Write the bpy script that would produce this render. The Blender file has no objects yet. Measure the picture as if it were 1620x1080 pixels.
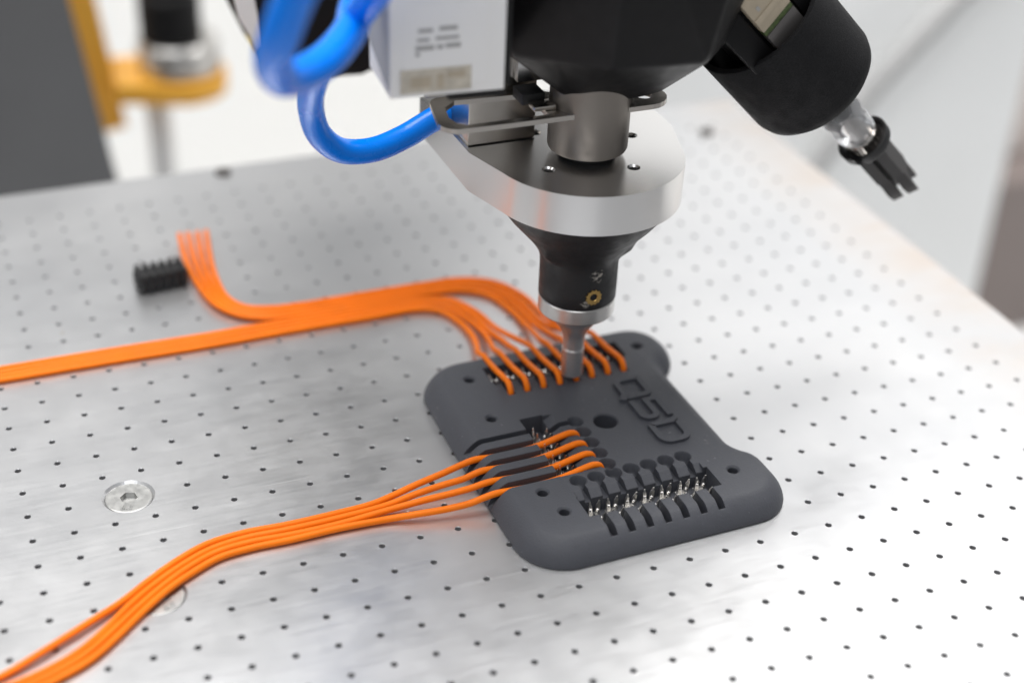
import bpy, bmesh, math, random
from mathutils import Vector, Matrix, noise

# ------------------------------------------------------------------ camera, world, lamps, exposure
S = 0.001                                   # every length below is in millimetres
sc = bpy.context.scene
col = sc.collection
cam_d = bpy.data.cameras.new('camera'); cam = bpy.data.objects.new('camera', cam_d); col.objects.link(cam)
sc.camera = cam
cam_d.sensor_width = 36.0; cam_d.lens = 53.548
cam_d.clip_start = 0.01; cam_d.clip_end = 20
RT = Vector((0.92708879, -0.37301184, 0.03699374)); DN = Vector((-0.17023119, -0.50690127, -0.84502807)); FW = Vector((0.33395765, 0.77711856, -0.53344074))
M = Matrix((RT, -DN, -FW)).transposed().to_4x4()
M.translation = Vector((-167.432, -249.125, 244.741)) * S
cam.matrix_world = M
cam_d.dof.use_dof = True
cam_d.dof.focus_distance = 0.390
cam_d.dof.aperture_fstop = 5.2
cam_d.dof.aperture_blades = 9

world = bpy.data.worlds.new('World'); sc.world = world; world.use_nodes = True
bg = world.node_tree.nodes['Background']
bg.inputs[0].default_value = (0.95, 0.97, 1.0, 1); bg.inputs[1].default_value = 0.33

def area(name, loc, target, size, size_y, power, color=(1, 1, 1)):
    d = bpy.data.lights.new(name, 'AREA'); d.shape = 'RECTANGLE'; d.size = size * S; d.size_y = size_y * S
    d.energy = power; d.color = color
    o = bpy.data.objects.new(name, d); col.objects.link(o); o.location = Vector(loc) * S
    o.rotation_euler = (Vector(target) - Vector(loc)).to_track_quat('-Z', 'Y').to_euler()
    return o
area('ceiling_lamp', (60, 380, 1450), (0, 140, 0), 1300, 700, 33, (1.0, 0.985, 0.96))
area('left_fill', (-800, 250, 1250), (-30, 60, 0), 700, 700, 6, (1.0, 0.985, 0.96))  # added fill, lifts the top of the fixture from the left
area('cabinet_fill', (330, 170, 480), (340, 440, -120), 500, 120, 1.3, (1.0, 0.99, 0.98))  # added fill aimed at the cabinet front to brighten it
area('wall_fill', (60, 640, 420), (60, 900, -60), 1500, 160, 1.05, (1.0, 0.99, 0.97))  # added fill facing the back wall, kept out of the plate's reflections
area('window_light', (930, 840, 650), (0, 60, 0), 1240, 900, 2.75, (1.0, 0.99, 0.97))
area('front_fill', (-500, -750, 1250), (-30, 100, 0), 900, 900, 6.5, (0.97, 0.98, 1.0))  # added front fill, brightens the valve and other front-facing sides

sc.view_settings.view_transform = 'Standard'; sc.view_settings.look = 'None'
sc.view_settings.exposure = 0.0; sc.view_settings.gamma = 1.0
sc.view_settings.use_curve_mapping = False
sc.cycles.use_denoising = True
sc.cycles.max_bounces = 8

# ------------------------------------------------------------------ materials
def mat(name, color, rough=0.5, metal=0.0, bump=0.0, bscale=2000.0, rvar=0.0, rscale=300.0, spec=0.5, cvar=0.0, cscale=150.0, trans=0.0, bevel=0.0, coat=0.0, ior=1.45):
    m = bpy.data.materials.new(name); m.use_nodes = True
    nt = m.node_tree; N = nt.nodes; L = nt.links; b = N['Principled BSDF']
    b.inputs['Base Color'].default_value = (*color, 1); b.inputs['Roughness'].default_value = rough
    b.inputs['Metallic'].default_value = metal; b.inputs['Specular IOR Level'].default_value = spec
    b.inputs['Transmission Weight'].default_value = trans; b.inputs['Coat Weight'].default_value = coat; b.inputs['IOR'].default_value = ior
    tc = N.new('ShaderNodeTexCoord')
    def nz(scale, det=4):
        n = N.new('ShaderNodeTexNoise'); n.inputs['Scale'].default_value = scale; n.inputs['Detail'].default_value = det
        L.new(tc.outputs['Object'], n.inputs['Vector']); return n
    if rvar:
        n = nz(rscale); r = N.new('ShaderNodeMapRange'); r.inputs[1].default_value = 0.3; r.inputs[2].default_value = 0.7
        r.inputs[3].default_value = max(0.02, rough - rvar); r.inputs[4].default_value = min(1, rough + rvar)
        L.new(n.outputs[0], r.inputs[0]); L.new(r.outputs[0], b.inputs['Roughness'])
    if cvar:
        n = nz(cscale); r = N.new('ShaderNodeValToRGB')
        r.color_ramp.elements[0].position = 0.3; r.color_ramp.elements[1].position = 0.7
        r.color_ramp.elements[0].color = (*[c * (1 - cvar) for c in color], 1); r.color_ramp.elements[1].color = (*[min(1, c * (1 + cvar)) for c in color], 1)
        L.new(n.outputs[0], r.inputs[0]); L.new(r.outputs[0], b.inputs['Base Color'])
    last = None
    if bevel:
        bv = N.new('ShaderNodeBevel'); bv.samples = 4; bv.inputs[0].default_value = bevel * S; last = bv.outputs[0]
        L.new(last, b.inputs['Normal'])
    if bump:
        n = nz(bscale, 3); bp = N.new('ShaderNodeBump'); bp.inputs['Strength'].default_value = bump; bp.inputs['Distance'].default_value = 0.0001
        L.new(n.outputs[0], bp.inputs['Height'])
        if last: L.new(last, bp.inputs['Normal'])
        L.new(bp.outputs[0], b.inputs['Normal'])
    return m

def plate_material():
    m = bpy.data.materials.new('brushed_aluminium_plate'); m.use_nodes = True
    nt = m.node_tree; N = nt.nodes; L = nt.links; b = N['Principled BSDF']
    b.inputs['Metallic'].default_value = 0.88
    tc = N.new('ShaderNodeTexCoord')
    def mapping(rot, scale):
        mp = N.new('ShaderNodeMapping'); mp.inputs['Rotation'].default_value = (0, 0, math.radians(rot)); mp.inputs['Scale'].default_value = scale
        L.new(tc.outputs['Object'], mp.inputs['Vector']); return mp
    def nz(mp, scale, det=5, rough=0.55):
        n = N.new('ShaderNodeTexNoise'); n.inputs['Scale'].default_value = scale; n.inputs['Detail'].default_value = det; n.inputs['Roughness'].default_value = rough
        L.new(mp.outputs[0], n.inputs['Vector']); return n
    def rng(src, a, c, lo, hi):
        r = N.new('ShaderNodeMapRange'); r.inputs[1].default_value = a; r.inputs[2].default_value = c; r.inputs[3].default_value = lo; r.inputs[4].default_value = hi
        L.new(src, r.inputs[0]); return r.outputs[0]
    def math_(op, a, c):
        n = N.new('ShaderNodeMath'); n.operation = op
        for i, v in enumerate((a, c)):
            if isinstance(v, float): n.inputs[i].default_value = v
            else: L.new(v, n.inputs[i])
        return n.outputs[0]
    brush = nz(mapping(3, (60, 900, 60)), 1.0, 4)
    smear = nz(mapping(-25, (14, 40, 20)), 1.0, 6, 0.62)
    cloud = nz(mapping(0, (12, 12, 12)), 1.0, 5, 0.6)
    scr = [nz(mapping(a, (22, s, 22)), 1.0, 1, 0.4) for a, s in ((38, 1100), (-34, 900), (55, 1000))]
    fine = [rng(s.outputs[0], 0.77, 0.80, 0.0, 1.0) for s in scr]
    scratch = math_('MAXIMUM', math_('MAXIMUM', fine[0], fine[1]), fine[2])
    rough = math_('ADD', rng(brush.outputs[0], 0.3, 0.7, 0.30, 0.345), rng(smear.outputs[0], 0.35, 0.7, -0.015, 0.03))
    mott = nz(mapping(10, (90, 90, 90)), 1.0, 6, 0.65)
    rough = math_('ADD', rough, rng(mott.outputs[0], 0.3, 0.7, -0.02, 0.03))
    rough = math_('ADD', rough, math_('MULTIPLY', scratch, 0.06))
    L.new(rough, b.inputs['Roughness'])
    ramp = N.new('ShaderNodeValToRGB'); ramp.color_ramp.elements[0].position = 0.3; ramp.color_ramp.elements[1].position = 0.72
    ramp.color_ramp.elements[0].color = (0.62, 0.625, 0.64, 1); ramp.color_ramp.elements[1].color = (0.72, 0.72, 0.725, 1)
    L.new(cloud.outputs[0], ramp.inputs[0])
    # tan residue and small stains, with shapes of their own
    st = nz(mapping(20, (45, 45, 45)), 1.0, 6, 0.7)
    stf = rng(st.outputs[0], 0.695, 0.74, 0.0, 0.55)
    mix = N.new('ShaderNodeMixRGB'); L.new(stf, mix.inputs[0]); L.new(ramp.outputs[0], mix.inputs[1]); mix.inputs[2].default_value = (0.50, 0.42, 0.30, 1)
    # worn, tea-coloured strip along the right-hand edge of the plate
    sep = N.new('ShaderNodeSeparateXYZ'); L.new(tc.outputs['Object'], sep.inputs[0])
    edge = math_('MULTIPLY', rng(sep.outputs[0], 0.106, 0.136, 0.0, 1.0), rng(smear.outputs[0], 0.38, 0.62, 0.08, 0.55))
    mixe = N.new('ShaderNodeMixRGB'); L.new(edge, mixe.inputs[0]); L.new(mix.outputs[0], mixe.inputs[1]); mixe.inputs[2].default_value = (0.60, 0.49, 0.40, 1)
    mix = mixe
    mix2 = N.new('ShaderNodeMixRGB'); L.new(math_('MULTIPLY', scratch, 0.15), mix2.inputs[0]); L.new(mix.outputs[0], mix2.inputs[1]); mix2.inputs[2].default_value = (0.9, 0.9, 0.9, 1)
    L.new(mix2.outputs[0], b.inputs['Base Color'])
    h = math_('ADD', math_('MULTIPLY', brush.outputs[0], 0.25), math_('MULTIPLY', scratch, -0.12))
    bp = N.new('ShaderNodeBump'); bp.inputs['Strength'].default_value = 0.10; bp.inputs['Distance'].default_value = 0.00008
    L.new(h, bp.inputs['Height']); L.new(bp.outputs[0], b.inputs['Normal'])
    return m

MT = {
    'plate': plate_material(),
    'hole': mat('hole_wall', (0.36, 0.36, 0.37), 0.55, 0.6),
    'nylon': mat('charcoal_printed_nylon', (0.053, 0.0555, 0.066), 0.62, 0, bump=0.9, bscale=1900, rvar=0.06, rscale=500, cvar=0.06, cscale=500, bevel=0.45),
    'letter': mat('charcoal_printed_letter', (0.051, 0.0535, 0.064), 0.62, 0, bump=0.3, bscale=2600, bevel=0.15),
    'orange': mat('orange_wire_insulation', (0.83, 0.176, 0.003), 0.48, 0, bump=0.06, bscale=700, rvar=0.08, rscale=400, cvar=0.06, cscale=120, spec=0.25),
    'blue': mat('blue_polyurethane_hose', (0.000, 0.20, 0.84), 0.26, 0, spec=0.35, rvar=0.05, rscale=100),
    'steel': mat('turned_steel', (0.60, 0.585, 0.565), 0.30, 1.0),
    'steel_dark': mat('nozzle_steel', (0.80, 0.785, 0.77), 0.36, 1.0),
    'screw': mat('dull_screw_steel', (0.50, 0.50, 0.49), 0.42, 1.0, rvar=0.08, rscale=500),
    'alu': mat('machined_aluminium', (0.80, 0.79, 0.78), 0.27, 1.0),
    'cyl': mat('grey_anodised_shaft', (0.26, 0.235, 0.21), 0.46, 0.75, bump=0.05, bscale=3500, rvar=0.05),
    'inox': mat('stainless_sheet', (0.55, 0.515, 0.475), 0.27, 1.0),
    'black': mat('black_plastic_housing', (0.006, 0.0057, 0.0063), 0.5, 0, bump=0.04, bscale=1800, rvar=0.05, spec=0.25),
    'black_rough': mat('black_textured_cover', (0.010, 0.010, 0.011), 0.70, 0, bump=1.0, bscale=2600, rvar=0.08, spec=0.25, cvar=0.45, cscale=2600),
    'black_dull': mat('dull_black_plastic', (0.010, 0.010, 0.011), 0.55, 0, bump=0.2, bscale=1500),
    'finger': mat('dark_grey_plastic', (0.030, 0.028, 0.028), 0.50, 0, bump=0.2, bscale=1500),
    'inside': mat('black_interior', (0.004, 0.004, 0.004), 0.7),
    'cone': mat('black_printed_cone', (0.011, 0.011, 0.012), 0.55, 0, bump=0.5, bscale=2600, rvar=0.1, rscale=300),
    'brass': mat('brass_insert', (0.55, 0.36, 0.13), 0.35, 1.0, bump=0.1, bscale=2000),
    'pin': mat('tinned_terminal', (0.88, 0.86, 0.83), 0.28, 1.0),
    'white': mat('white_valve_plastic', (0.88, 0.865, 0.84), 0.45, 0, rvar=0.05),
    'silver_side': mat('silver_valve_side', (0.66, 0.67, 0.70), 0.18, 0.35),
    'print': mat('grey_print', (0.40, 0.39, 0.375), 0.6),
    'beige': mat('beige_sticker', (0.56, 0.51, 0.42), 0.5, cvar=0.15, cscale=400),
    'label': mat('cream_label', (0.47, 0.40, 0.30), 0.55, cvar=0.1, cscale=200),
    'pcb': mat('green_board', (0.07, 0.10, 0.035), 0.4, cvar=0.4, cscale=900),
    'grey_strip': mat('grey_metal_strip', (0.16, 0.15, 0.145), 0.4, 0.6),
    'clear': mat('clear_sleeve', (0.93, 0.94, 0.96), 0.06, 0, trans=0.92, bump=0.15, bscale=350, ior=1.33),
    'wall': mat('pale_enclosure_wall', (0.84, 0.84, 0.83), 0.6, cvar=0.02, cscale=3),
    'cabinet': mat('pale_grey_cabinet', (0.86, 0.87, 0.87), 0.5, cvar=0.03, cscale=6),
    'panel': mat('slate_grey_panel', (0.135, 0.136, 0.140), 0.55, cvar=0.08, cscale=12),
    'taupe': mat('taupe_box', (0.22, 0.185, 0.175), 0.6, cvar=0.06, cscale=10),
    'blush': mat('pale_blush_board', (0.62, 0.56, 0.53), 0.6, cvar=0.04, cscale=10),
    'yellow': mat('amber_bracket', (0.80, 0.40, 0.045), 0.45, 0.0, rvar=0.05),
    'yellow2': mat('yellow_mark', (0.75, 0.55, 0.02), 0.5),
    'streak': mat('grey_streak_paint', (0.40, 0.40, 0.40), 0.5),
    'tube_grey': mat('pale_grey_pipe', (0.74, 0.74, 0.74), 0.45),
}
def neck_scuffs():
    m = MT['cone']; nt = m.node_tree; N = nt.nodes; L = nt.links; b = N['Principled BSDF']
    tc = N.new('ShaderNodeTexCoord')
    def blob(c, r):
        v = N.new('ShaderNodeVectorMath'); v.operation = 'DISTANCE'; L.new(tc.outputs['Object'], v.inputs[0]); v.inputs[1].default_value = [x * S for x in c]
        q = N.new('ShaderNodeMapRange'); q.inputs[1].default_value = r * S * 0.6; q.inputs[2].default_value = r * S; q.inputs[3].default_value = 1; q.inputs[4].default_value = 0
        L.new(v.outputs['Value'], q.inputs[0]); return q.outputs[0]
    n = N.new('ShaderNodeTexNoise'); n.inputs['Scale'].default_value = 1100; n.inputs['Detail'].default_value = 3; L.new(tc.outputs['Object'], n.inputs['Vector'])
    t = N.new('ShaderNodeMapRange'); t.inputs[1].default_value = 0.50; t.inputs[2].default_value = 0.58; L.new(n.outputs[0], t.inputs[0])
    a = N.new('ShaderNodeMath'); a.operation = 'MAXIMUM'; L.new(blob((0.6, -10.4, 46.0), 2.4), a.inputs[0]); L.new(blob((-2.4, -10.2, 37.9), 1.5), a.inputs[1])
    p = N.new('ShaderNodeMath'); p.operation = 'MULTIPLY'; L.new(a.outputs[0], p.inputs[0]); L.new(t.outputs[0], p.inputs[1])
    mx = N.new('ShaderNodeMixRGB'); L.new(p.outputs[0], mx.inputs[0]); mx.inputs[1].default_value = (0.011, 0.011, 0.012, 1); mx.inputs[2].default_value = (0.30, 0.28, 0.25, 1)
    L.new(mx.outputs[0], b.inputs['Base Color'])
neck_scuffs()

def dust(m, base):
    nt = m.node_tree; N = nt.nodes; L = nt.links; b = N['Principled BSDF']; tc = N.new('ShaderNodeTexCoord')
    src = b.inputs['Base Color'].links[0].from_socket
    n = N.new('ShaderNodeTexNoise'); n.inputs['Scale'].default_value = 900; n.inputs['Detail'].default_value = 4; L.new(tc.outputs['Object'], n.inputs['Vector'])
    n2 = N.new('ShaderNodeTexNoise'); n2.inputs['Scale'].default_value = 60; L.new(tc.outputs['Object'], n2.inputs['Vector'])
    a = N.new('ShaderNodeMath'); a.operation = 'MULTIPLY_ADD'; L.new(n2.outputs[0], a.inputs[0]); a.inputs[1].default_value = 0.35; L.new(n.outputs[0], a.inputs[2])
    r = N.new('ShaderNodeMapRange'); r.inputs[1].default_value = 0.90; r.inputs[2].default_value = 0.98; r.inputs[3].default_value = 0; r.inputs[4].default_value = 0.5; L.new(a.outputs[0], r.inputs[0])
    mx = N.new('ShaderNodeMixRGB'); L.new(r.outputs[0], mx.inputs[0]); L.new(src, mx.inputs[1]); mx.inputs[2].default_value = (*base, 1); L.new(mx.outputs[0], b.inputs['Base Color'])
dust(MT['nylon'], (0.24, 0.24, 0.25))

# ------------------------------------------------------------------ helpers
def tag(o, label=None, cat=None, group=None, kind=None):
    if label: o['label'] = label
    if cat: o['category'] = cat
    if group: o['group'] = group
    if kind: o['kind'] = kind
    return o
def mk(name, bm, m, parent=None, smooth=35, loc=None, rot=None):
    bmesh.ops.recalc_face_normals(bm, faces=bm.faces)
    bmesh.ops.scale(bm, vec=(S, S, S), verts=bm.verts)
    me = bpy.data.meshes.new(name); bm.to_mesh(me); bm.free()
    return link(name, me, m, parent, smooth, loc, rot)
def link(name, me, m, parent=None, smooth=35, loc=None, rot=None):
    if m and not me.materials: me.materials.append(m)
    if smooth:
        me.shade_smooth(); me.set_sharp_from_angle(angle=math.radians(smooth))
    o = bpy.data.objects.new(name, me); col.objects.link(o)
    if parent: o.parent = parent
    if loc: o.location = Vector(loc) * S
    if rot: o.rotation_euler = rot
    return o
def empty(name, loc=(0, 0, 0), rot=(0, 0, 0)):
    o = bpy.data.objects.new(name, None); o.empty_display_size = 0.01; col.objects.link(o)
    o.location = Vector(loc) * S; o.rotation_euler = rot; return o
def add_box(bm, lo, hi, bev=0.0, seg=2):
    vs = [bm.verts.new((x, y, z)) for z in (lo[2], hi[2]) for x, y in ((lo[0], lo[1]), (hi[0], lo[1]), (hi[0], hi[1]), (lo[0], hi[1]))]
    fs = [bm.faces.new([vs[i] for i in f]) for f in ((3, 2, 1, 0), (4, 5, 6, 7), (0, 1, 5, 4), (1, 2, 6, 5), (2, 3, 7, 6), (3, 0, 4, 7))]
    if bev:
        es = list({e for f in fs for e in f.edges})
        bmesh.ops.bevel(bm, geom=es, offset=bev, segments=seg, profile=0.5, affect='EDGES')
def box(lo, hi, bev=0.0, seg=2):
    bm = bmesh.new(); add_box(bm, lo, hi, bev, seg); return bm
def add_prism(bm, poly, z0, z1, axis='z'):
    def P(a, b, h): return {'z': (a, b, h), 'y': (a, h, b), 'x': (h, a, b)}[axis]
    lo = [bm.verts.new(P(a, b, z0)) for a, b in poly]; hi = [bm.verts.new(P(a, b, z1)) for a, b in poly]
    n = len(poly)
    bm.faces.new(lo[::-1]); bm.faces.new(hi)
    for i in range(n): bm.faces.new((lo[i], lo[(i + 1) % n], hi[(i + 1) % n], hi[i]))
def prism(poly, z0, z1, axis='z', bev=0.0):
    bm = bmesh.new(); add_prism(bm, poly, z0, z1, axis)
    if bev:
        es = [e for e in bm.edges if len(e.link_faces) == 2 and e.calc_face_angle(0) > 0.6]
        bmesh.ops.bevel(bm, geom=es, offset=bev, segments=2, profile=0.5, affect='EDGES')
    return bm
def add_lathe(bm, prof, seg=48, mtx=None, closed=False):
    rings = []
    for r, z in prof:
        if r <= 1e-6: rings.append([bm.verts.new((0, 0, z))])
        else: rings.append([bm.verts.new((r * math.cos(2 * math.pi * i / seg), r * math.sin(2 * math.pi * i / seg), z)) for i in range(seg)])
    pairs = list(zip(rings[:-1], rings[1:])) + ([(rings[-1], rings[0])] if closed else [])
    for a, b in pairs:
        for i in range(seg):
            j = (i + 1) % seg
            if len(a) == 1 and len(b) == 1: continue
            if len(a) == 1: bm.faces.new((a[0], b[i], b[j]))
            elif len(b) == 1: bm.faces.new((a[i], a[j], b[0]))
            else: bm.faces.new((a[i], a[j], b[j], b[i]))
    if not closed:
        if len(rings[0]) > 1: bm.faces.new(rings[0][::-1])
        if len(rings[-1]) > 1: bm.faces.new(rings[-1])
    if mtx is not None:
        bmesh.ops.transform(bm, matrix=mtx, verts=[v for r in rings for v in r])
def lathe(prof, seg=48, mtx=None, closed=False):
    bm = bmesh.new(); add_lathe(bm, prof, seg, mtx, closed); return bm
def spline(pts, n=7):
    P = [Vector(p) for p in pts]; P = [P[0] * 2 - P[1]] + P + [P[-1] * 2 - P[-2]]
    out = []
    for i in range(1, len(P) - 2):
        p0, p1, p2, p3 = P[i - 1:i + 3]
        t0 = 0.0; t1 = t0 + max(1e-4, (p1 - p0).length) ** 0.5; t2 = t1 + max(1e-4, (p2 - p1).length) ** 0.5; t3 = t2 + max(1e-4, (p3 - p2).length) ** 0.5
        for k in range(n):
            t = t1 + (t2 - t1) * k / n
            a1 = p0 * ((t1 - t) / (t1 - t0)) + p1 * ((t - t0) / (t1 - t0)); a2 = p1 * ((t2 - t) / (t2 - t1)) + p2 * ((t - t1) / (t2 - t1)); a3 = p2 * ((t3 - t) / (t3 - t2)) + p3 * ((t - t2) / (t3 - t2))
            b1 = a1 * ((t2 - t) / (t2 - t0)) + a2 * ((t - t0) / (t2 - t0)); b2 = a2 * ((t3 - t) / (t3 - t1)) + a3 * ((t - t1) / (t3 - t1))
            out.append(b1 * ((t2 - t) / (t2 - t1)) + b2 * ((t - t1) / (t2 - t1)))
    out.append(P[-2]); return out
def add_tube(bm, path, r, seg=12):
    path = [Vector(p) for p in path]
    t = (path[1] - path[0]).normalized(); n = t.orthogonal().normalized(); rings = []
    for i, p in enumerate(path):
        t2 = (path[min(i + 1, len(path) - 1)] - path[max(i - 1, 0)]).normalized()
        n = (n - t2 * n.dot(t2)).normalized(); b = t2.cross(n)
        rr = r(i / (len(path) - 1)) if callable(r) else r
        rings.append([bm.verts.new(p + (n * math.cos(a) + b * math.sin(a)) * rr) for a in (2 * math.pi * k / seg for k in range(seg))])
    for a, b in zip(rings[:-1], rings[1:]):
        for i in range(seg): bm.faces.new((a[i], a[(i + 1) % seg], b[(i + 1) % seg], b[i]))
    bm.faces.new(rings[0][::-1]); bm.faces.new(rings[-1])
def tube(path, r, seg=12):
    bm = bmesh.new(); add_tube(bm, path, r, seg); return bm
def arc(cx, cy, r, a0, a1, n):
    return [(cx + r * math.cos(math.radians(a0 + (a1 - a0) * i / n)), cy + r * math.sin(math.radians(a0 + (a1 - a0) * i / n))) for i in range(n + 1)]
def hull(pts, bev=0.0):
    bm = bmesh.new()
    for p in pts: bm.verts.new(p)
    r = bmesh.ops.convex_hull(bm, input=bm.verts)
    bmesh.ops.delete(bm, geom=[v for v in bm.verts if not v.link_faces], context='VERTS')
    bmesh.ops.dissolve_limit(bm, angle_limit=0.03, verts=bm.verts, edges=bm.edges)
    if bev: bmesh.ops.bevel(bm, geom=list(bm.edges), offset=bev, segments=4, profile=0.5, affect='EDGES', clamp_overlap=True)
    return bm
def boolean(bm, cutters):
    """subtract a list of bmeshes (each a set of non-overlapping closed solids) from bm, all in mm"""
    def tmp(b):
        bmesh.ops.recalc_face_normals(b, faces=b.faces)
        me = bpy.data.meshes.new('tmp'); b.to_mesh(me); b.free(); o = bpy.data.objects.new('tmp', me); col.objects.link(o); return o
    base = tmp(bm); cs = [tmp(c) for c in cutters]
    for c in cs:
        md = base.modifiers.new('b', 'BOOLEAN'); md.operation = 'DIFFERENCE'; md.object = c; md.solver = 'EXACT'
    dg = bpy.context.evaluated_depsgraph_get(); dg.update()
    ev = base.evaluated_get(dg); me = bpy.data.meshes.new_from_object(ev)
    out = bmesh.new(); out.from_mesh(me)
    bpy.data.meshes.remove(me)
    for o in [base] + cs:
        d = o.data; bpy.data.objects.remove(o); bpy.data.meshes.remove(d)
    return out

# ------------------------------------------------------------------ the setting: perforated plate, screws, enclosure behind
X0, X1, Y0, Y1 = -265, 139, -155, 250.5
SCREWS = [(-135, 70), (-135, 30)]
HR = 0.80; HC = 0.91                         # drilled radius, and with its small chamfer
def build_plate():
    bm = bmesh.new(); seg = 16; cache = {}
    def V(x, y, z=0.0):
        k = (round(x, 3), round(y, 3), round(z, 3))
        if k not in cache: cache[k] = bm.verts.new((x, y, z))
        return cache[k]
    xs = list(range(-260, 130, 10)); ys = list(range(-150, 240, 10))
    def hole(cx, cy, x0, x1, y0, y1):
        rim = [V(cx + HC * math.cos(2 * math.pi * i / seg), cy + HC * math.sin(2 * math.pi * i / seg)) for i in range(seg)]
        mid = [V(cx + HR * math.cos(2 * math.pi * i / seg), cy + HR * math.sin(2 * math.pi * i / seg), -0.13) for i in range(seg)]
        sq = []
        for i in range(seg):
            a = 2 * math.pi * i / seg; c, s = math.cos(a), math.sin(a); m = max(abs(c), abs(s)); ux, uy = c / m, s / m
            sq.append(V(cx + (ux * (x1 - cx) if ux > 0 else ux * (cx - x0)), cy + (uy * (y1 - cy) if uy > 0 else uy * (cy - y0))))
        lo = [V(cx + HR * math.cos(2 * math.pi * i / seg), cy + HR * math.sin(2 * math.pi * i / seg), -5) for i in range(seg)]
        for i in range(seg):
            j = (i + 1) % seg
            bm.faces.new((rim[i], sq[i], sq[j], rim[j])); bm.faces.new((rim[i], rim[j], mid[j], mid[i]))
            f = bm.faces.new((mid[i], mid[j], lo[j], lo[i])); f.material_index = 1
        f = bm.faces.new(lo); f.material_index = 1
    skip = set()
    for sx, sy in SCREWS:
        for dx in (-5, 5):
            for dy in (-10, 0, 10): skip.add((sx + dx, sy + dy))
    for cx in xs:
        for cy in ys:
            if (cx, cy) in skip: continue
            hole(cx, cy, cx - 5, cx + 5, cy - 5, cy + 5)
    # patches of 20 x 30 mm around each countersunk screw: a ring fan plus the four holes kept
    for sx, sy in SCREWS:
        from mathutils.geometry import delaunay_2d_cdt
        pts = []; edges = []; loops = []
        def loop(l):
            s = len(pts); pts.extend([Vector(p) for p in l]); n = len(l); edges.extend([(s + i, s + (i + 1) % n) for i in range(n)]); loops.append((s, n))
        per = []
        for cx in (sx - 5, sx + 5):     # border points shared with the neighbouring cells
            for k in (-5, -5 * math.tan(math.pi / 8), 0, 5 * math.tan(math.pi / 8)):
                per.append((cx + k, sy - 15))
        for cy in (sy - 10, sy, sy + 10):
            for k in (-5, -5 * math.tan(math.pi / 8), 0, 5 * math.tan(math.pi / 8)): per.append((sx + 10, cy + k))
        for cx in (sx + 5, sx - 5):
            for k in (5, 5 * math.tan(math.pi / 8), 0, -5 * math.tan(math.pi / 8)): per.append((cx + k, sy + 15))
        for cy in (sy + 10, sy, sy - 10):
            for k in (5, 5 * math.tan(math.pi / 8), 0, -5 * math.tan(math.pi / 8)): per.append((sx - 10, cy + k))
        loop(per)
        big = [(sx + 6.7 * math.cos(2 * math.pi * i / 48), sy + 6.7 * math.sin(2 * math.pi * i / 48)) for i in range(48)]
        loop(big)
        hs = [(sx + dx, sy + dy) for dx in (-5, 5) for dy in (-10, 10)]
        for hx, hy in hs: loop([(hx + HC * math.cos(2 * math.pi * i / seg), hy + HC * math.sin(2 * math.pi * i / seg)) for i in range(seg)])
        vo, eo, fo, *_ = delaunay_2d_cdt(pts, edges, [], 0, 1e-5)
        for f in fo:
            c = sum((vo[i] for i in f), Vector((0, 0))) / len(f)
            if (c - Vector((sx, sy))).length < 6.66 or any((c - Vector(h)).length < HC * 0.98 for h in hs): continue
            if not (abs(c.x - sx) < 10 and abs(c.y - sy) < 15): continue
            try: bm.faces.new([V(vo[i].x, vo[i].y) for i in f])
            except ValueError: pass
        for hx, hy in hs:
            rim = [V(hx + HC * math.cos(2 * math.pi * i / seg), hy + HC * math.sin(2 * math.pi * i / seg)) for i in range(seg)]
            mid = [V(hx + HR * math.cos(2 * math.pi * i / seg), hy + HR * math.sin(2 * math.pi * i / seg), -0.13) for i in range(seg)]
            lo = [V(hx + HR * math.cos(2 * math.pi * i / seg), hy + HR * math.sin(2 * math.pi * i / seg), -5) for i in range(seg)]
            for i in range(seg):
                bm.faces.new((rim[i], rim[(i + 1) % seg], mid[(i + 1) % seg], mid[i]))
                f = bm.faces.new((mid[i], mid[(i + 1) % seg], lo[(i + 1) % seg], lo[i])); f.material_index = 1
            f = bm.faces.new(lo); f.material_index = 1
        a = [V(x, y) for x, y in big]; b = [V(sx + 2.6 * math.cos(2 * math.pi * i / 48), sy + 2.6 * math.sin(2 * math.pi * i / 48), -4.4) for i in range(48)]
        for i in range(48): bm.faces.new((a[i], a[(i + 1) % 48], b[(i + 1) % 48], b[i]))
        bm.faces.new(b)
    # border strip, chamfer and sides
    bx = (xs[0] - 5, xs[-1] + 5, ys[0] - 5, ys[-1] + 5)
    t = 5 * math.tan(math.pi / 8)
    for cy in ys:
        pr = [cy - 5, cy - t, cy, cy + t, cy + 5]
        for a, b in zip(pr[:-1], pr[1:]):
            bm.faces.new((V(bx[1], a), V(X1, a), V(X1, b), V(bx[1], b)))
    for cx in xs:
        pr = [cx - 5, cx - t, cx, cx + t, cx + 5]
        for a, b in zip(pr[:-1], pr[1:]):
            bm.faces.new((V(a, bx[3]), V(b, bx[3]), V(b, Y1), V(a, Y1)))
    bm.faces.new((V(bx[1], bx[3]), V(X1, bx[3]), V(X1, Y1), V(bx[1], Y1)))
    bd = [e for e in bm.edges if len(e.link_faces) == 1 and all(abs(v.co.z) < 1e-6 for v in e.verts)]
    for e in bd:
        a, b = e.verts
        if abs(a.co.x - X1) < 1e-3 and abs(b.co.x - X1) < 1e-3: off = (0.8, 0)
        elif abs(a.co.y - Y1) < 1e-3 and abs(b.co.y - Y1) < 1e-3: off = (0, 0.8)
        else: continue
        c = [V(v.co.x + off[0], v.co.y + off[1], -0.8) for v in (a, b)]; d = [V(v.co.x + off[0], v.co.y + off[1], -12) for v in (a, b)]
        bm.faces.new((a, b, c[1], c[0])); bm.faces.new((c[0], c[1], d[1], d[0]))
    for f in bm.faces:
        f.normal_update()
    me_s = bm
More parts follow.
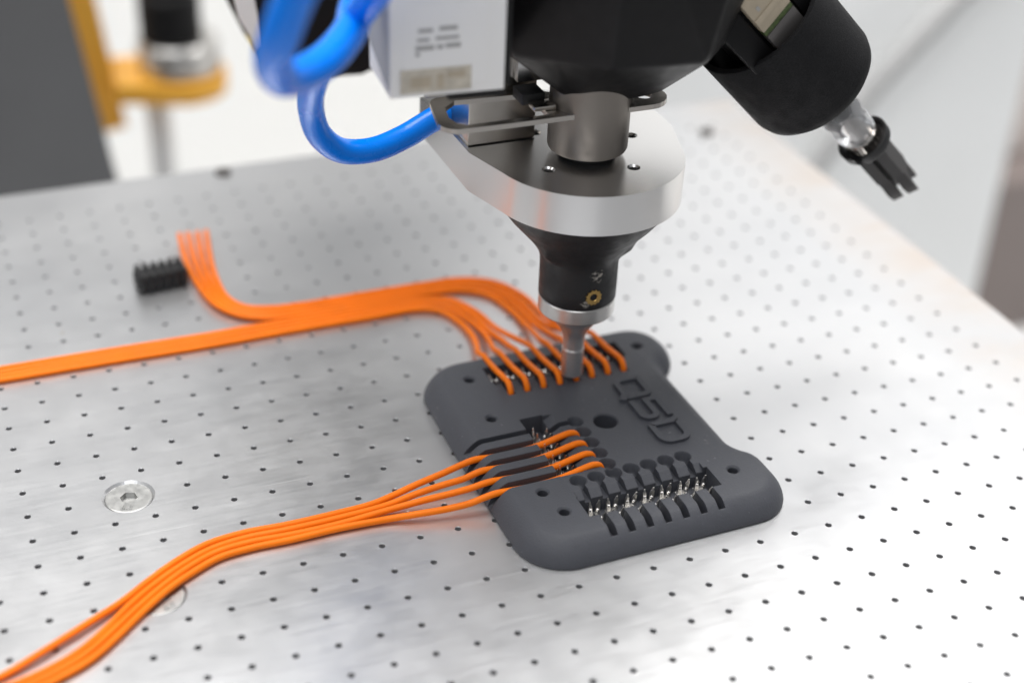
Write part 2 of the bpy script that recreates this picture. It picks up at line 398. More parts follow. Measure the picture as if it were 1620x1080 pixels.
    bmesh.ops.scale(me_s, vec=(S, S, S), verts=me_s.verts)
    me = bpy.data.meshes.new('perforated_table_plate'); bmesh.ops.recalc_face_normals(me_s, faces=me_s.faces); me_s.to_mesh(me); me_s.free()
    me.materials.append(MT['plate']); me.materials.append(MT['hole'])
    o = link('perforated_table_plate', me, None, smooth=0)
    tag(o, 'brushed aluminium vacuum table plate drilled with a grid of small holes', None, None, 'structure')
    return o
build_plate()

def text_mesh(txt, size, depth):
    c = bpy.data.curves.new('t', 'FONT'); c.body = txt; c.size = size * S; c.extrude = depth * S; c.align_x = 'CENTER'; c.align_y = 'CENTER'; c.resolution_u = 3
    o = bpy.data.objects.new('t', c); col.objects.link(o)
    dg = bpy.context.evaluated_depsgraph_get(); dg.update()
    me = bpy.data.meshes.new_from_object(o.evaluated_get(dg)); bpy.data.objects.remove(o); bpy.data.curves.remove(c); return me
for i, (sx, sy) in enumerate(SCREWS):
    e = empty('countersunk_screw', (sx, sy, 0), (0, 0, math.radians(-18 + 40 * i)))
    tag(e, ['countersunk hex screw sunk in the plate, fully in view above the front orange cable', 'countersunk screw half covered by the front orange ribbon cable'][i], 'screw', 'countersunk screws in the plate')
    hexr = 2.3
    bm = lathe([(0, -4.2), (2.4, -4.2), (5.9, -0.9), (6.0, -0.55), (5.75, -0.4), (0, -0.4)], 48)
    cut = bmesh.new(); add_lathe(cut, [(0, -2.6), (1.2, -2.6), (1.75, -2.5), (1.75, 1), (0, 1)], 24)
    cut2 = bmesh.new(); add_prism(cut2, [(hexr * math.cos(math.radians(a)), hexr * math.sin(math.radians(a))) for a in range(0, 360, 60)], -1.9, 1)
    bm = boolean(bm, [cut2])
    mk('head', bm, MT['screw'], e, 15)
    me = text_mesh('8.8', 2.3, 0.12); mm = link('grade_mark', me, MT['screw'], e, 0, (0.2, -4.1, -0.33))

def wall(name, lo, hi, m, label=None, bev=0):
    o = mk(name, box(lo, hi, bev), MT[m], None, 0); tag(o, label, None, None, 'structure'); return o
wall('back_wall', (-900, 900, -420), (1300, 920, 300), 'wall', 'white enclosure wall far behind the plate')
wall('floor', (-900, -160, -440), (1300, 919, -421), 'wall', 'pale floor below the plate')

cab = mk('cabinet_panel', prism([(175, 440), (453, 430), (453, 455), (175, 465)], -420, 120, bev=2), MT['cabinet'], None, 0)
tag(cab, 'pale grey cabinet side standing behind the right edge of the plate', 'cabinet')
tb = mk('taupe_box', box((560, 600, -420), (760, 760, -275), 3), MT['taupe'], None, 0); tag(tb, 'blurred taupe box at the right edge beyond the plate', 'box')
tb2 = mk('pale_board', box((575, 640, -274), (760, 720, -60), 3), MT['blush'], None, 0); tag(tb2, 'blurred pale blush board standing on the taupe box', 'board')
streak = mk('grey_streak', tube([(300, 418, -135), (335, 418, -84), (380, 418, -38), (450, 418, 30)], 7, 12), MT['streak'], None); tag(streak, 'blurred slanting grey rod in front of the pale cabinet', 'streak')  # tube drawn for the slanting grey streak before the cabinet
dp = mk('slate_panel', prism([(-420, -330), (-60, -330), (-84, -100), (-99, 7), (-108, 70), (-420, 70)], 420, 432, 'y', 1.5), MT['panel'], None, 0)
tag(dp, 'dark slate grey slanted panel behind the far left corner of the plate', 'panel')

# second tool parked in an amber holder, far behind
st = empty('parked_tool_station', (-45, 520, -420)); tag(st, 'blurred amber tool holder with steel flange and black cylinder behind the plate', 'tool holder')
def stp(name, bm, m): 
    o = mk(name, bm, MT[m], st); o.location = -Vector((-45, 520, -420)) * S; return o
stp('upright', prism([(-99, 20), (-82, 20), (-67, -99), (-79, -101)], 516, 528, 'y', 1), 'yellow')
stp('shelf', prism([(-72, 500)] + arc(-38, 512, 25, -90, 80, 10) + [(-72, 540)], -79, -69, 'z', 1), 'yellow')
stp('flange', lathe([(0, -68.5), (20, -68.5), (21.5, -67), (21.5, -53), (20, -51), (0, -51)], 40, Matrix.Translation((-37, 514, 0))), 'steel')
stp('cylinder', lathe([(0, -50.8), (16, -50.8), (16, -28), (14, -26), (14, 8), (0, 8)], 40, Matrix.Translation((-40, 514, 0))), 'black')
stp('cap', lathe([(0, 8.2), (9, 8.2), (9, 16), (0, 16)], 32, Matrix.Translation((-40, 514, 0))), 'beige')
stp('pipe', tube([(-50, 516, -79.2), (-49, 516, -200), (-45, 520, -421)], 6.5, 16), 'tube_grey')

# ------------------------------------------------------------------ the printed cable fixture
FX = empty('cable_fixture', (-12, 48, 0), (0, 0, math.radians(1.0)))
tag(FX, 'charcoal 3D-printed wiring fixture with rows of slots, lettered, lying on the plate', 'fixture')
def F(u, v): return (u + 12, v - 48)            # fixture plan coordinates
def fw(u, v, z):                                # fixture point in the world
    x, y = F(u, v); c, s = math.cos(math.radians(1)), math.sin(math.radians(1))
    return (-12 + x * c - y * s, 48 + x * s + y * c, z)
H = 7.0
def outline():
    p = []
    p += arc(-50.3 + 13, 6 + 13, 13, 180, 270, 14)
    p += [(-20, 6), (-4, 6)]
    p += arc(13, 18, 12, 270, 360, 14)
    p += arc(17, 24, 8, 0, 46.5, 7)
    p += arc(28, 35.6, 8, 226.5, 180, 7)[1:]
    p += [(20, 45), (20, 60)]
    p += arc(24, 71.3, 4, 180, 124.2, 7)
    p += arc(15, 84.5, 12, -55.8, 90, 20)[1:]
    p += [(0, 96.5), (-20, 96.5)]
    p += arc(-49.4 + 13, 83.5, 13, 90, 180, 14)
    p += [(-50, 68), (-50.3, 50), (-50.3, 34)]
    q = []
    for a in p:
        if not q or (Vector(a) - Vector(q[-1])).length > 0.05: q.append(a)
    return [Vector(F(*a)) for a in q]
OUT = outline()
def inset(poly, d):
    n = len(poly); r = []
    for i in range(n):
        a, b, c = poly[i - 1], poly[i], poly[(i + 1) % n]
        t1, t2 = (b - a).normalized(), (c - b).normalized(); n1 = Vector((-t1.y, t1.x)); n2 = Vector((-t2.y, t2.x))
        m = (n1 + n2).normalized(); r.append(b + m * d / max(0.5, m.dot(n1)))
    return r
PROF = [(0.25, 0.03), (0.0, 0.3), (0.0, 0.9), (0.22, 1.7), (0.6, 2.6), (1.1, 3.5), (1.75, 4.4), (2.5, 5.2), (3.35, 5.95), (4.2, 6.5), (4.9, 6.85), (5.5, H)]
def body():
    bm = bmesh.new(); rings = []
    for d, z in PROF: rings.append([bm.verts.new((p.x, p.y, z)) for p in inset(OUT, d)])
    n = len(OUT)
    for a, b in zip(rings[:-1], rings[1:]):
        for i in range(n): bm.faces.new((a[i], a[(i + 1) % n], b[(i + 1) % n], b[i]))
    bm.faces.new(rings[0][::-1]); bm.faces.new(rings[-1])
    return bm
FS = [-27.7 + 5.06 * k for k in range(7)]        # front slots (u)
LS = [49.4 - 4.97 * k for k in range(4)]         # left wired slots (v)
LE = 54.4                                         # the empty left slot
RS = [-28.3 + 5.0 * k for k in range(8)]         # rear slots (u)
def cbox(bm, u0, u1, v0, v1, z0, z1):
    (x0, y0), (x1, y1) = F(u0, v0), F(u1, v1); add_box(bm, (x0, y0, z0), (x1, y1, z1))
def ccyl(bm, u, v, r, z0, z1, top=None, seg=24):
    x, y = F(u, v)
    prof = [(r, z0), (r, z1)] if top is None else [(r, z0), (r, H - (top - r)), (top, H + 0.001), (top + (z1 - H), z1)]
    add_lathe(bm, prof, seg, Matrix.Translation((x, y, 0)))
def cwell(bm, u, v):
    x, y = F(u, v); add_lathe(bm, [(0.8, 4.1), (1.35, 4.5), (1.72, 5.3), (1.95, 6.3), (2.34, 7.01), (2.4, 8.4)], 24, Matrix.Translation((x, y, 0)))
A = bmesh.new()      # pockets and round holes
cbox(A, -31.2, 6.4, 15.9, 24.0, 1.0, 9)
cbox(A, -31.3, -24.6, 33.2, 60.2, 1.013, 9)
cbox(A, -31.3, 10.6, 79.4, 86.9, 1.027, 9)
for u, v in ((-36.2, 20.1), (12.4, 20.6), (15.9, 83.1), (-36.8, 83.0), (-38.2, 29.0), (-38.1, 63.4)): ccyl(A, u, v, 1.35, 1.5, 8, 1.9)
ccyl(A, -9.5, 51.7, 3.25, 0.8, 8, 3.6, 32)
B = bmesh.new()      # slots
for u in FS:
    cbox(B, u - 0.88, u + 0.88, 21.0, 30.0, 4.55, 9.1)
for u in FS:         # front fins: slot dives through the flank
    pts = [F(0, 8.8)[1], F(0, 11.2)[1], F(0, 17.5)[1]]
    add_prism(B, [(pts[0], 9.2), (pts[0], 4.6), (pts[1], 3.1), (pts[2], 3.1), (pts[2], 9.2)], F(u - 0.98, 0)[0], F(u + 0.98, 0)[0], 'x')
for v in LS + [LE]:  # left slots dive through the flank down to the plate
    a = [F(x, 0)[0] for x in (-53, -50.6, -46.3, -44.2, -30)]
    w = 1.12 if v != LE else 1.0
    zl = 0.0 if v != LE else 2.4
    add_prism(B, [(a[0], 9.3), (a[0], 0.35 + zl), (a[1], 0.45 + zl), (a[2], 3.3 + zl * 0.2), (a[3], 3.85), (a[4], 3.85), (a[4], 9.3)], F(0, v - w)[1], F(0, v + w)[1], 'y')
for v in LS + [LE + 0.0]:
    cbox(B, -26.5, -18.4, v - 0.95, v + 0.95, 3.4, 9.15)
for u in RS:
    cbox(B, u - 1.0, u + 1.0, 71.9, 80.5, 3.0, 9.17)
    cbox(B, u - 1.0, u + 1.0, 86.0, 97.5, 5.55, 9.19)
Cc = bmesh.new()     # keyhole wells and the chamfer along the teeth
for u in FS: cwell(Cc, u, 30.2)
C2 = bmesh.new()
for v in LS + [LE]: cwell(C2, -17.4, v - 0.2)
D = bmesh.new()
y = F(0, 24.0)[1]; add_prism(D, [(y - 0.5, 5.25), (y - 0.5, 8), (y + 2.4, 8), (y + 2.4, H + 0.02)], F(-30.9, 0)[0], F(5.4, 0)[0], 'x')
x = F(-24.6, 0)[0]; add_prism(D, [(x - 0.5, 5.2), (x - 0.5, 8), (x + 2.6, 8), (x + 2.6, H + 0.02)], F(0, 33.5)[1], F(0, 59.6)[1], 'y')
y = F(0, 79.4)[1]; add_prism(D, [(y + 0.5, 5.7), (y + 0.5, 8), (y - 1.6, 8), (y - 1.6, H + 0.02)], F(-30.9, 0)[0], F(9.6, 0)[0], 'x')
fb = boolean(body(), [A, B, Cc, C2, D])
mk('body', fb, MT['nylon'], FX, 28)

# raised letters Q 5 D, read from the right-hand side of the fixture
def stroke(path, w, closed=False):
    P = [Vector(p) for p in path]; n = len(P); L_, R_ = [], []
    for i in range(n):
        a = P[i - 1] if (i > 0 or closed) else None; c = P[(i + 1) % n] if (i < n - 1 or closed) else None; b = P[i]
        ns = []
        if a is not None: t = (b - a).normalized(); ns.append(Vector((-t.y, t.x)))
        if c is not None: t = (c - b).normalized(); ns.append(Vector((-t.y, t.x)))
        m = sum(ns, Vector((0, 0))).normalized(); k = w / 2 / max(0.6, m.dot(ns[0]))
        L_.append(b + m * k); R_.append(b - m * k)
    return L_, R_
def letter(name, strokes, v_start, lab):
    bm = bmesh.new()
    def W(p, z): x, y = F(-0.1 + p.y, v_start - p.x); return (x, y, z)
    for path, w, closed, z1 in strokes:
        L_, R_ = stroke(path, w, closed); n = len(L_)
        rows = [[bm.verts.new(W(p, z)) for p in arr] for arr, z in ((L_, 6.8), (L_, z1), (R_, z1), (R_, 6.8))]
        m = n if closed else n - 1
        for i in range(m):
            j = (i + 1) % n
            for a in range(4): bm.faces.new((rows[a][i], rows[a][j], rows[(a + 1) % 4][j], rows[(a + 1) % 4][i]))
        if not closed:
            bm.faces.new([r[0] for r in rows]); bm.faces.new([r[-1] for r in rows][::-1])
    o = mk(name, bm, MT['letter'], FX, 30); o['label'] = lab; return o
def rrect(x0, y0, x1, y1, r):   # r: radii at bl, br, tr, tl
    return arc(x0 + r[0], y0 + r[0], r[0], 180, 270, 4) + arc(x1 - r[1], y0 + r[1], r[1], 270, 360, 4) + arc(x1 - r[2], y1 - r[2], r[2], 0, 90, 4) + arc(x0 + r[3], y1 - r[3], r[3], 90, 180, 4)
HT = H + 0.9
letter('raised_letter', [(rrect(0.9, 0.9, 9.3, 8.0, (1.8, 0.6, 1.8, 0.6)), 1.75, True, HT), ([(7.4, 0.9), (10.2, -0.9)], 1.9, False, HT - 0.006)], 68.2, 'raised letter Q')
letter('raised_letter', [([(9.6, 8.3), (1.0, 8.3), (1.0, 5.0)] + arc(7.2, 3.3, 1.7, 90, 0, 4) + arc(7.2, 2.6, 1.7, 0, -90, 4) + [(0.3, 0.9)], 1.7, False, HT)], 57.2, 'raised figure 5')
letter('raised_letter', [(rrect(0.9, 0.9, 9.0, 8.7, (0.3, 2.6, 2.6, 0.3)), 1.75, True, HT)], 45.8, 'raised letter D')

# fork terminals down in the pockets
def terminal_mesh():
    bm = bmesh.new()
    add_box(bm, (-1.3, -3.0, -0.2), (1.3, 3.0, 0.25))
    def prong(x, y, h, lean, w=0.42, d=0.26, hook=0.0):
        w *= 1.12; d *= 1.15
        secs = [(0, 1.25), (0.55 * h, 1.0), (0.78 * h, 0.85), (0.84 * h, 0.55), (h, 0.35)]
        rings = []
        for z, k in secs:
            f = z / h; ox = x + lean * f * f; oy = y + hook * f ** 3
            rings.append([bm.verts.new((ox + a * w * k, oy + b * d * k, z + 0.2)) for a, b in ((-1, -1), (1, -1), (1, 1), (-1, 1))])
        for p, q in zip(rings[:-1], rings[1:]):
            for i in range(4): bm.faces.new((p[i], p[(i + 1) % 4], q[(i + 1) % 4], q[i]))
        bm.faces.new(rings[0][::-1]); bm.faces.new(rings[-1])
    prong(-1.0, 1.5, 4.6, -0.1); prong(1.0, 1.7, 4.5, 0.55, 0.5, 0.2)
    prong(-1.15, -1.9, 4.0, -0.35, 0.38, 0.3, -0.3); prong(0.95, -2.0, 3.8, 0.5, 0.36, 0.3, -0.4)
    for x, y, z, r in ((-1.0, 1.35, 2.6, 0.55), (-0.7, -1.9, 1.4, 0.6), (0.8, -1.7, 2.0, 0.42), (1.0, 1.5, 2.0, 0.5), (0.1, 0.4, 0.9, 0.5)):
        t = bmesh.ops.create_icosphere(bm, subdivisions=1, radius=r); bmesh.ops.translate(bm, vec=(x, y, z), verts=t['verts'])
    bmesh.ops.recalc_face_normals(bm, faces=bm.faces); bmesh.ops.scale(bm, vec=(S, S, S), verts=bm.verts)
    me = bpy.data.meshes.new('terminal'); bm.to_mesh(me); bm.free(); me.materials.append(MT['pin']); me.shade_smooth(); me.set_sharp_from_angle(angle=math.radians(40)); return me
TM = terminal_mesh(); rnd = random.Random(4)
def term(u, v, z, rz):
    o = bpy.data.objects.new('terminal', TM); col.objects.link(o); o.parent = FX; x, y = F(u, v); o.location = Vector((x, y, z)) * S
    o.rotation_euler = (rnd.uniform(-.05, .05), rnd.uniform(-.05, .05), rz + rnd.uniform(-.06, .06))
for u in FS: term(u + 0.1, 19.0, 2.5, 0)
for v in LS + [LE]: term(-27.9, v - 0.6, 2.1, math.radians(90))
for u in RS: term(u, 83.0, 1.7, math.pi)

# ------------------------------------------------------------------ orange cables
WR = 0.9
def jit(pts, seed, a=0.12):
    r = random.Random(seed); return [(p[0] + r.uniform(-a, a), p[1] + r.uniform(-a, a), p[2]) for p in pts]
for (ex, ey, lab) in ((-70.6, 245.5, 'small dark blurred screw at the far left edge of the plate'), (114.5, 224.3, 'small dark blurred screw near the far right corner of the plate')):
    e = empty('edge_screw', (ex, ey, 0)); tag(e, lab, 'screw', 'small screws at the far edge of the plate')
    mk('head', lathe([(0, 0.03), (2.9, 0.03), (3.0, 0.3), (2.7, 0.9), (1.6, 1.0), (1.4, 0.4), (0, 0.4)], 32), MT['grey_strip'], e)

fc = empty('front_ribbon_cable', (-110, 41, 0))
tag(fc, 'orange four-wire ribbon cable fanning out from the left side of the fixture', 'cable')
CEN = [(-88.5, 41.5), (-100.5, 41.4), (-111, 41.7), (-119.5, 40.6), (-127, 37.2), (-134.5, 32.6), (-141.5, 27), (-148, 21), (-154.5, 15.8), (-162, 12.2), (-171, 9.6), (-182, 8.2), (-200, 7.6)]
FAN = [[(-48.5, 49.0, 5.3), (-52.6, 48.8, 4.6), (-58, 48.2, 3.6), (-65.2, 47.4, 2.5), (-71.5, 46.3, 1.6), (-78, 45.2, 1.05)],
       [(-48.5, 44.0, 5.2), (-53.4, 43.9, 4.0), (-59.5, 44.1, 3.2), (-66.3, 44.1, 2.2), (-74.8, 43.3, 1.2)],
       [(-48.5, 39.0, 5.2), (-53.5, 39.2, 4.3), (-59.3, 39.6, 3.6), (-65.4, 40.4, 2.7), (-73.4, 41.0, 1.6)],
       [(-48.5, 34.0, 5.2), (-52.0, 34.2, 4.4), (-55.4, 34.4, 3.5), (-61, 35, 2.8), (-68.9, 36.5, 2.0), (-76.4, 38.0, 1.2)]]
DEV = {6: 0.5, 7: 2.0, 8: 3.4, 9: 3.0, 10: 2.0, 11: 1.0, 12: 0.5}
for k in range(4):
    v = LS[k]
    pts = [fw(u, v, z) for u, z in ((-18.7, 3.0), (-18.9, 5.2), (-19.6, 6.7), (-21.0, 7.3), (-24.0, 6.9), (-28, 5.9), (-31.5, 5.25), (-38, 4.85), (-44.5, 5.1))]
    pts += FAN[k]
    off = (1.5 - k) * 1.98; jr = random.Random(20 + k)
    for i, c in enumerate(CEN):
        a = Vector(CEN[max(i - 1, 0)]); b = Vector(CEN[min(i + 1, len(CEN) - 1)]); t = (b - a).normalized(); n = Vector((t.y, -t.x))
        d = off + (DEV.get(i, 0) if k == 0 else 0)
        p = Vector(c) + n * d; pts.append((p.x + jr.uniform(-.12, .12), p.y + jr.uniform(-.12, .12), WR + 0.03 + jr.uniform(0, .2) + (0.5 if (k == 0 and i in (7, 8, 9)) else 0)))
    o = mk('wire', tube(spline(pts, 7), WR - 0.01, 14), MT['orange'], fc); o.location = -Vector((-110, 41, 0)) * S

rc = empty('rear_wire_harness', (-60, 140, 0))
tag(rc, 'orange eight-wire harness looping from the rear slots and splitting in two branches', 'cable')
N_ = [[(-27.2, 103, 3.2), (-25.2, 112, 1.5), (-25.8, 121, 1), (-29, 129, 1), (-35, 132.4, 1)],
      [(-22.6, 104, 3.4), (-21.8, 112, 2), (-23.0, 122, 1), (-27.2, 131, 1), (-35, 134.4, 1)],
      [(-18.9, 104, 3.4), (-19.6, 112, 2), (-21.0, 124, 1), (-25.6, 133, 1), (-35, 136.4, 1)],
      [(-14.8, 104, 3.4), (-17.2, 113, 2), (-19.2, 126, 1), (-24.4, 135, 1), (-35, 138.4, 1)],
      [(-8.0, 104, 3.2), (-7.6, 113, 1.6), (-8.4, 124, 1), (-12, 134, 1), (-19, 139.2, 1), (-30, 140.6, 1)],
      [(-4.0, 104, 3.2), (-5.2, 113, 1.6), (-6.2, 126, 1), (-10.3, 136.2, 1), (-18, 141.4, 1), (-30, 142.6, 1)],
      [(0.4, 104, 3.2), (-2.6, 113, 1.6), (-3.9, 128, 1), (-8.5, 138.3, 1), (-17, 143.5, 1), (-30, 144.6, 1)],
      [(4.6, 104, 3.2), (0.2, 113, 1.8), (-1.4, 129.5, 1), (-6.6, 140.3, 1), (-16, 145.6, 1), (-30, 146.6, 1)]]
BL = [(-70, 140.6), (-80, 141.2), (-88, 145.3), (-93.6, 153.5), (-96.2, 166), (-96.8, 181), (-95.4, 200)]
BR = [(-70, 146.7), (-78, 147.0), (-85.2, 149.6), (-89.2, 155.5), (-90.2, 168), (-88.8, 184), (-86.6, 199.5)]
for k in range(8):
    u = RS[k]
    pts = [fw(u, v, z) for v, z in ((72.9, 2.8), (72.95, 5.4), (73.5, 7.6), (75.2, 8.9), (78.2, 8.6), (83, 7.7), (88.5, 7.0), (93.0, 6.7), (97.5, 5.4))]
    pts += N_[k]
    yk = 132.6 + 2.0 * k
    if k < 4: pts += [(-50, yk, 0.95), (-75, yk + 0.1, 0.95), (-100, yk - 0.2, 0.95), (-130, yk + 0.2, 0.95), (-160, yk + 0.4, 0.95), (-215, yk + 0.6, 0.95)]
    else:
        f = (k - 4) / 3.0
        pts += [(-48, yk, 0.95)] + [(a[0] + (b[0] - a[0]) * f, a[1] + (b[1] - a[1]) * f, 1.0 + 0.25 * i) for i, (a, b) in enumerate(zip(BL, BR))]
    o = mk('wire', tube(spline(jit(pts[:9], k, 0.0) + jit(pts[9:], k, 0.1), 7), WR - 0.04, 12), MT['orange'], rc); o.location = -Vector((-60, 140, 0)) * S

# loose ribbed connector
cn = empty('ribbed_connector', (-106.5, 173.5, 0), (0, 0, math.radians(5)))
tag(cn, 'small black ribbed connector lying on the plate beside the cut wire ends', 'connector')
mk('body', box((-8.2, -3.7, 0.03), (8.2, 3.7, 6.0), 1.6, 3), MT['black_dull'], cn)
for i in range(6):
    x = -6.5 + 2.6 * i; mk('rib', box((x - 0.85, -4.4, 0.3), (x + 0.85, 4.4, 6.9), 0.8, 3), MT['black_dull'], cn)

# ------------------------------------------------------------------ the tool head
AX, AY = -10.2, 73.5
TH = empty('robot_tool_head', (AX, AY, 9.2)); tag(TH, 'black robot tool head with aluminium flange, black cone and steel press tip above the fixture', 'tool head')
def th(name, bm, m, smooth=35, parent=None, lab=None):      # parts given relative to the tool axis, z in plate heights
    o = mk(name, bm, MT[m], parent or TH, smooth)
    if parent is None: o.location = Vector((0, 0, -9.2)) * S
    if lab: o['label'] = lab
    return o
th('nozzle', lathe([(0, 9.2), (2.8, 9.2), (3.1, 9.5), (3.1, 17.9), (3.0, 18.0), (3.0, 20.4), (3.12, 21.8), (3.45, 23.2), (4.2, 24.8), (5.4, 26.4), (6.6, 28.2), (7.0, 30.7), (0, 30.7)], 48), 'steel_dark')
th('collar', lathe([(0, 30.8), (10.15, 30.8), (10.45, 31.2), (10.45, 35.2), (10.2, 35.45), (0, 35.45)], 64), 'steel')
def cone_bm():
    prof = [(10.25, 35.5), (10.55, 35.8), (10.6, 40), (10.6, 44.5), (10.75, 47.2), (11.3, 49.2), (12.4, 51.2), (14.2, 53.6), (16.8, 56.6), (19.6, 59.8), (22.0, 63), (23.6, 66.25)]
    bm = bmesh.new(); seg = 96; rings = []
    for r, z in prof:
        ring = []
        for i in range(seg):
            a = 2 * math.pi * i / seg
            k = 1 + 0.006 * noise.noise(Vector((math.cos(a) * 2, math.sin(a) * 2, z * 0.25)))
            # cast gussets either side of the neck leave dents where neck and bell meet
            dent = sum(math.exp(-((a - c + math.pi) % (2 * math.pi) - math.pi) ** 2 / 0.03) for c in (math.radians(205), math.radians(322)))
            rr = r * k + dent * (1.6 * math.exp(-((z - 51.5) / 2.6) ** 2) - 0.9 * math.exp(-((z - 47.5) / 1.6) ** 2))
            ring.append(bm.verts.new((rr * math.cos(a), rr * math.sin(a), z)))
        rings.append(ring)
    for a, b in zip(rings[:-1], rings[1:]):
        for i in range(seg): bm.faces.new((a[i], a[(i + 1) % seg], b[(i + 1) % seg], b[i]))
    bm.faces.new(rings[0][::-1]); bm.faces.new(rings[-1]); return bm
cone = th('cone', cone_bm(), 'cone', 50)
ang = math.radians(-91)
dirv = Vector((math.cos(ang), math.sin(ang), 0))
mt = Matrix.Translation(dirv * 10.1 + Vector((0, 0, 39.8))) @ dirv.to_track_quat('Z', 'Y').to_matrix().to_4x4()
gear = bmesh.new()
pts_o = [((2.35 if i % 2 else 2.0) * math.cos(2 * math.pi * i / 24), (2.35 if i % 2 else 2.0) * math.sin(2 * math.pi * i / 24)) for i in range(24)]
rings = []
for rr, zz in ((1.0, 0.0), (1.0, 0.62), (1.15, 0.78), (None, 0.78), (None, 0.0)):
    rings.append([gear.verts.new(((pts_o[i][0] if rr is None else rr * math.cos(2 * math.pi * i / 24)), (pts_o[i][1] if rr is None else rr * math.sin(2 * math.pi * i / 24)), zz)) for i in range(24)])
for a, b in zip(rings, rings[1:] + rings[:1]):
    for i in range(24): gear.faces.new((a[i], a[(i + 1) % 24], b[(i + 1) % 24], b[i]))
bmesh.ops.transform(gear, matrix=mt, verts=gear.verts)
th('threaded_insert', gear, 'brass', 30)
th('insert_bore', lathe([(0, 0.3), (0.98, 0.3), (0.98, 0.5), (0.55, 0.5), (0.55, 0.66), (0, 0.4)][:3] + [(0, 0.5)], 16, mt), 'inside', 30)

# flange: round front, flat sides, tail to the rear left; tapped holes
R0 = 25.5
fl = arc(0, 0, R0, 192, 348, 40)
poly = [(-29.1, 8.7)] + fl + [(29.1, 8.7), (29.1, 19), (22, 33), (-8, 46.5), (-29.4, 46.5)]
fbm = prism(poly, 66.35, 77.2, 'z')
hc = bmesh.new()
for hx, hy in ((-8.1, 15.2), (-13.4, -6.4), (7.8, -11.8), (15.6, 6.0)):
    add_lathe(hc, [(1.25, 70), (1.25, 76.7), (1.75, 77.21), (1.75, 79)], 24, Matrix.Translation((hx, hy, 0)))
fbm = boolean(fbm, [hc])
es = [e for e in fbm.edges if len(e.link_faces) == 2 and e.calc_face_angle(0) > 1.2 and all(abs(v.co.z - 77.2) < 0.01 or abs(v.co.z - 66.35) < 0.01 for v in e.verts)]
flange = th('flange', fbm, 'alu', 25)
th('shaft', lathe([(0, 79.0), (9.4, 79.0), (10.1, 79.3), (10.4, 80.0), (10.4, 99), (0, 99)], 64), 'cyl', 40)
th('shaded_shaft_neck', lathe([(0, 77.25), (7.4, 77.25), (7.4, 78.95), (0, 78.95)], 40), 'inside', 40)  # undercut neck, coloured near-black to stand for the shadow under the shaft
th('upright_block', box((-28.2, 12.1, 77.25), (-9.5, 27, 104), 0.4), 'inox', 30)
th('scribed_seam', box((-28.0, 11.86, 77.23), (-9.7, 12.05, 77.36)), 'inside', 0)
# stainless bracket: flat plate with slot and eye, bent up at the rear left
bp_ = [(-41.5, -7.0)] + [(-24, -7.2), (-10, -7.2), (4, -7.2)] + arc(14.2, -0.8, 6.4, -90, 90, 10) + [(4, 5.6), (-8, 8), (-16, 13), (-34, 13)] + arc(-35.5, 9.0, 4, 90, 180, 5) + arc(-36.5, -2, 5, 180, 270, 5)[:-1]
bp_ = bp_[1:]
bbm = prism(bp_, 90.3, 91.6, 'z')
bh = bmesh.new(); add_lathe(bh, [(2.4, 88), (2.4, 93)], 20, Matrix.Translation((14.6, -0.8, 0)))
slot = [(-35, -4.9), (-13.5, -4.9), (-13.5, 1.2), (-16, 8.6), (-33, 9.8), (-36.6, 6.5), (-37.8, 0.5), (-37, -3.2)]; add_prism(bh, slot, 88, 93, 'z')
bbm = boolean(bbm, [bh])
br = th('bracket', bbm, 'inox', 30)
th('bracket_lip', prism([(-39.4, 91.65), (-12.2, 91.65), (-12.2, 112), (-18.4, 112), (-18.4, 99.6), (-20.2, 97.4), (-39.4, 97.4)], 13.2, 14.6, 'y', 0.3), 'inox', 30)
th('clamp_block', box((-18.0, 1.6, 91.65), (-11.8, 8.2, 94.6), 0.3), 'black_dull', 30)
th('clamp_plate', box((-16.5, -3.0, 91.65), (-10.6, 1.4, 92.9), 0.2), 'inox', 30)
pb = bmesh.new(); add_box(pb, (-16.5, 8.6, 94.8), (-5.5, 13.1, 103), 0.3)
for i in range(4): add_box(pb, (-17.5 + 2.6 * i, 8.2, 103.2), (-16.1 + 2.6 * i, 10.0, 107), 0.15)
th('plug_body', pb, 'alu', 30)
hb = [(-7.3, -4.2, 94), (7.6, -7.8, 94), (16.8, -5.6, 94), (24, 8, 94), (16, 24, 94), (-8, 24, 94),
      (-24.6, -4.0, 108), (-4.4, -20.2, 108), (19.7, -22.5, 108), (46.0, 3.4, 108), (44, 36, 108), (-24, 38, 108),
      (-29.6, -6.0, 160), (-8, -31, 160), (24, -33, 160), (60, -4, 160), (56, 36, 160), (-26, 38, 160)]
th('housing', hull(hb, 1.0), 'black', 40)

th('unseen_arm', tube(spline([(14, 21, 160), (15, 86, 172), (15, 186, 185), (18, 326, 240), (25, 466, 360), (35, 566, 540)], 6), lambda t: 42 + 16 * min(1, 3 * t), 28), 'black', 50)  # unseen arm above the frame, routed to darken the plate's reflection

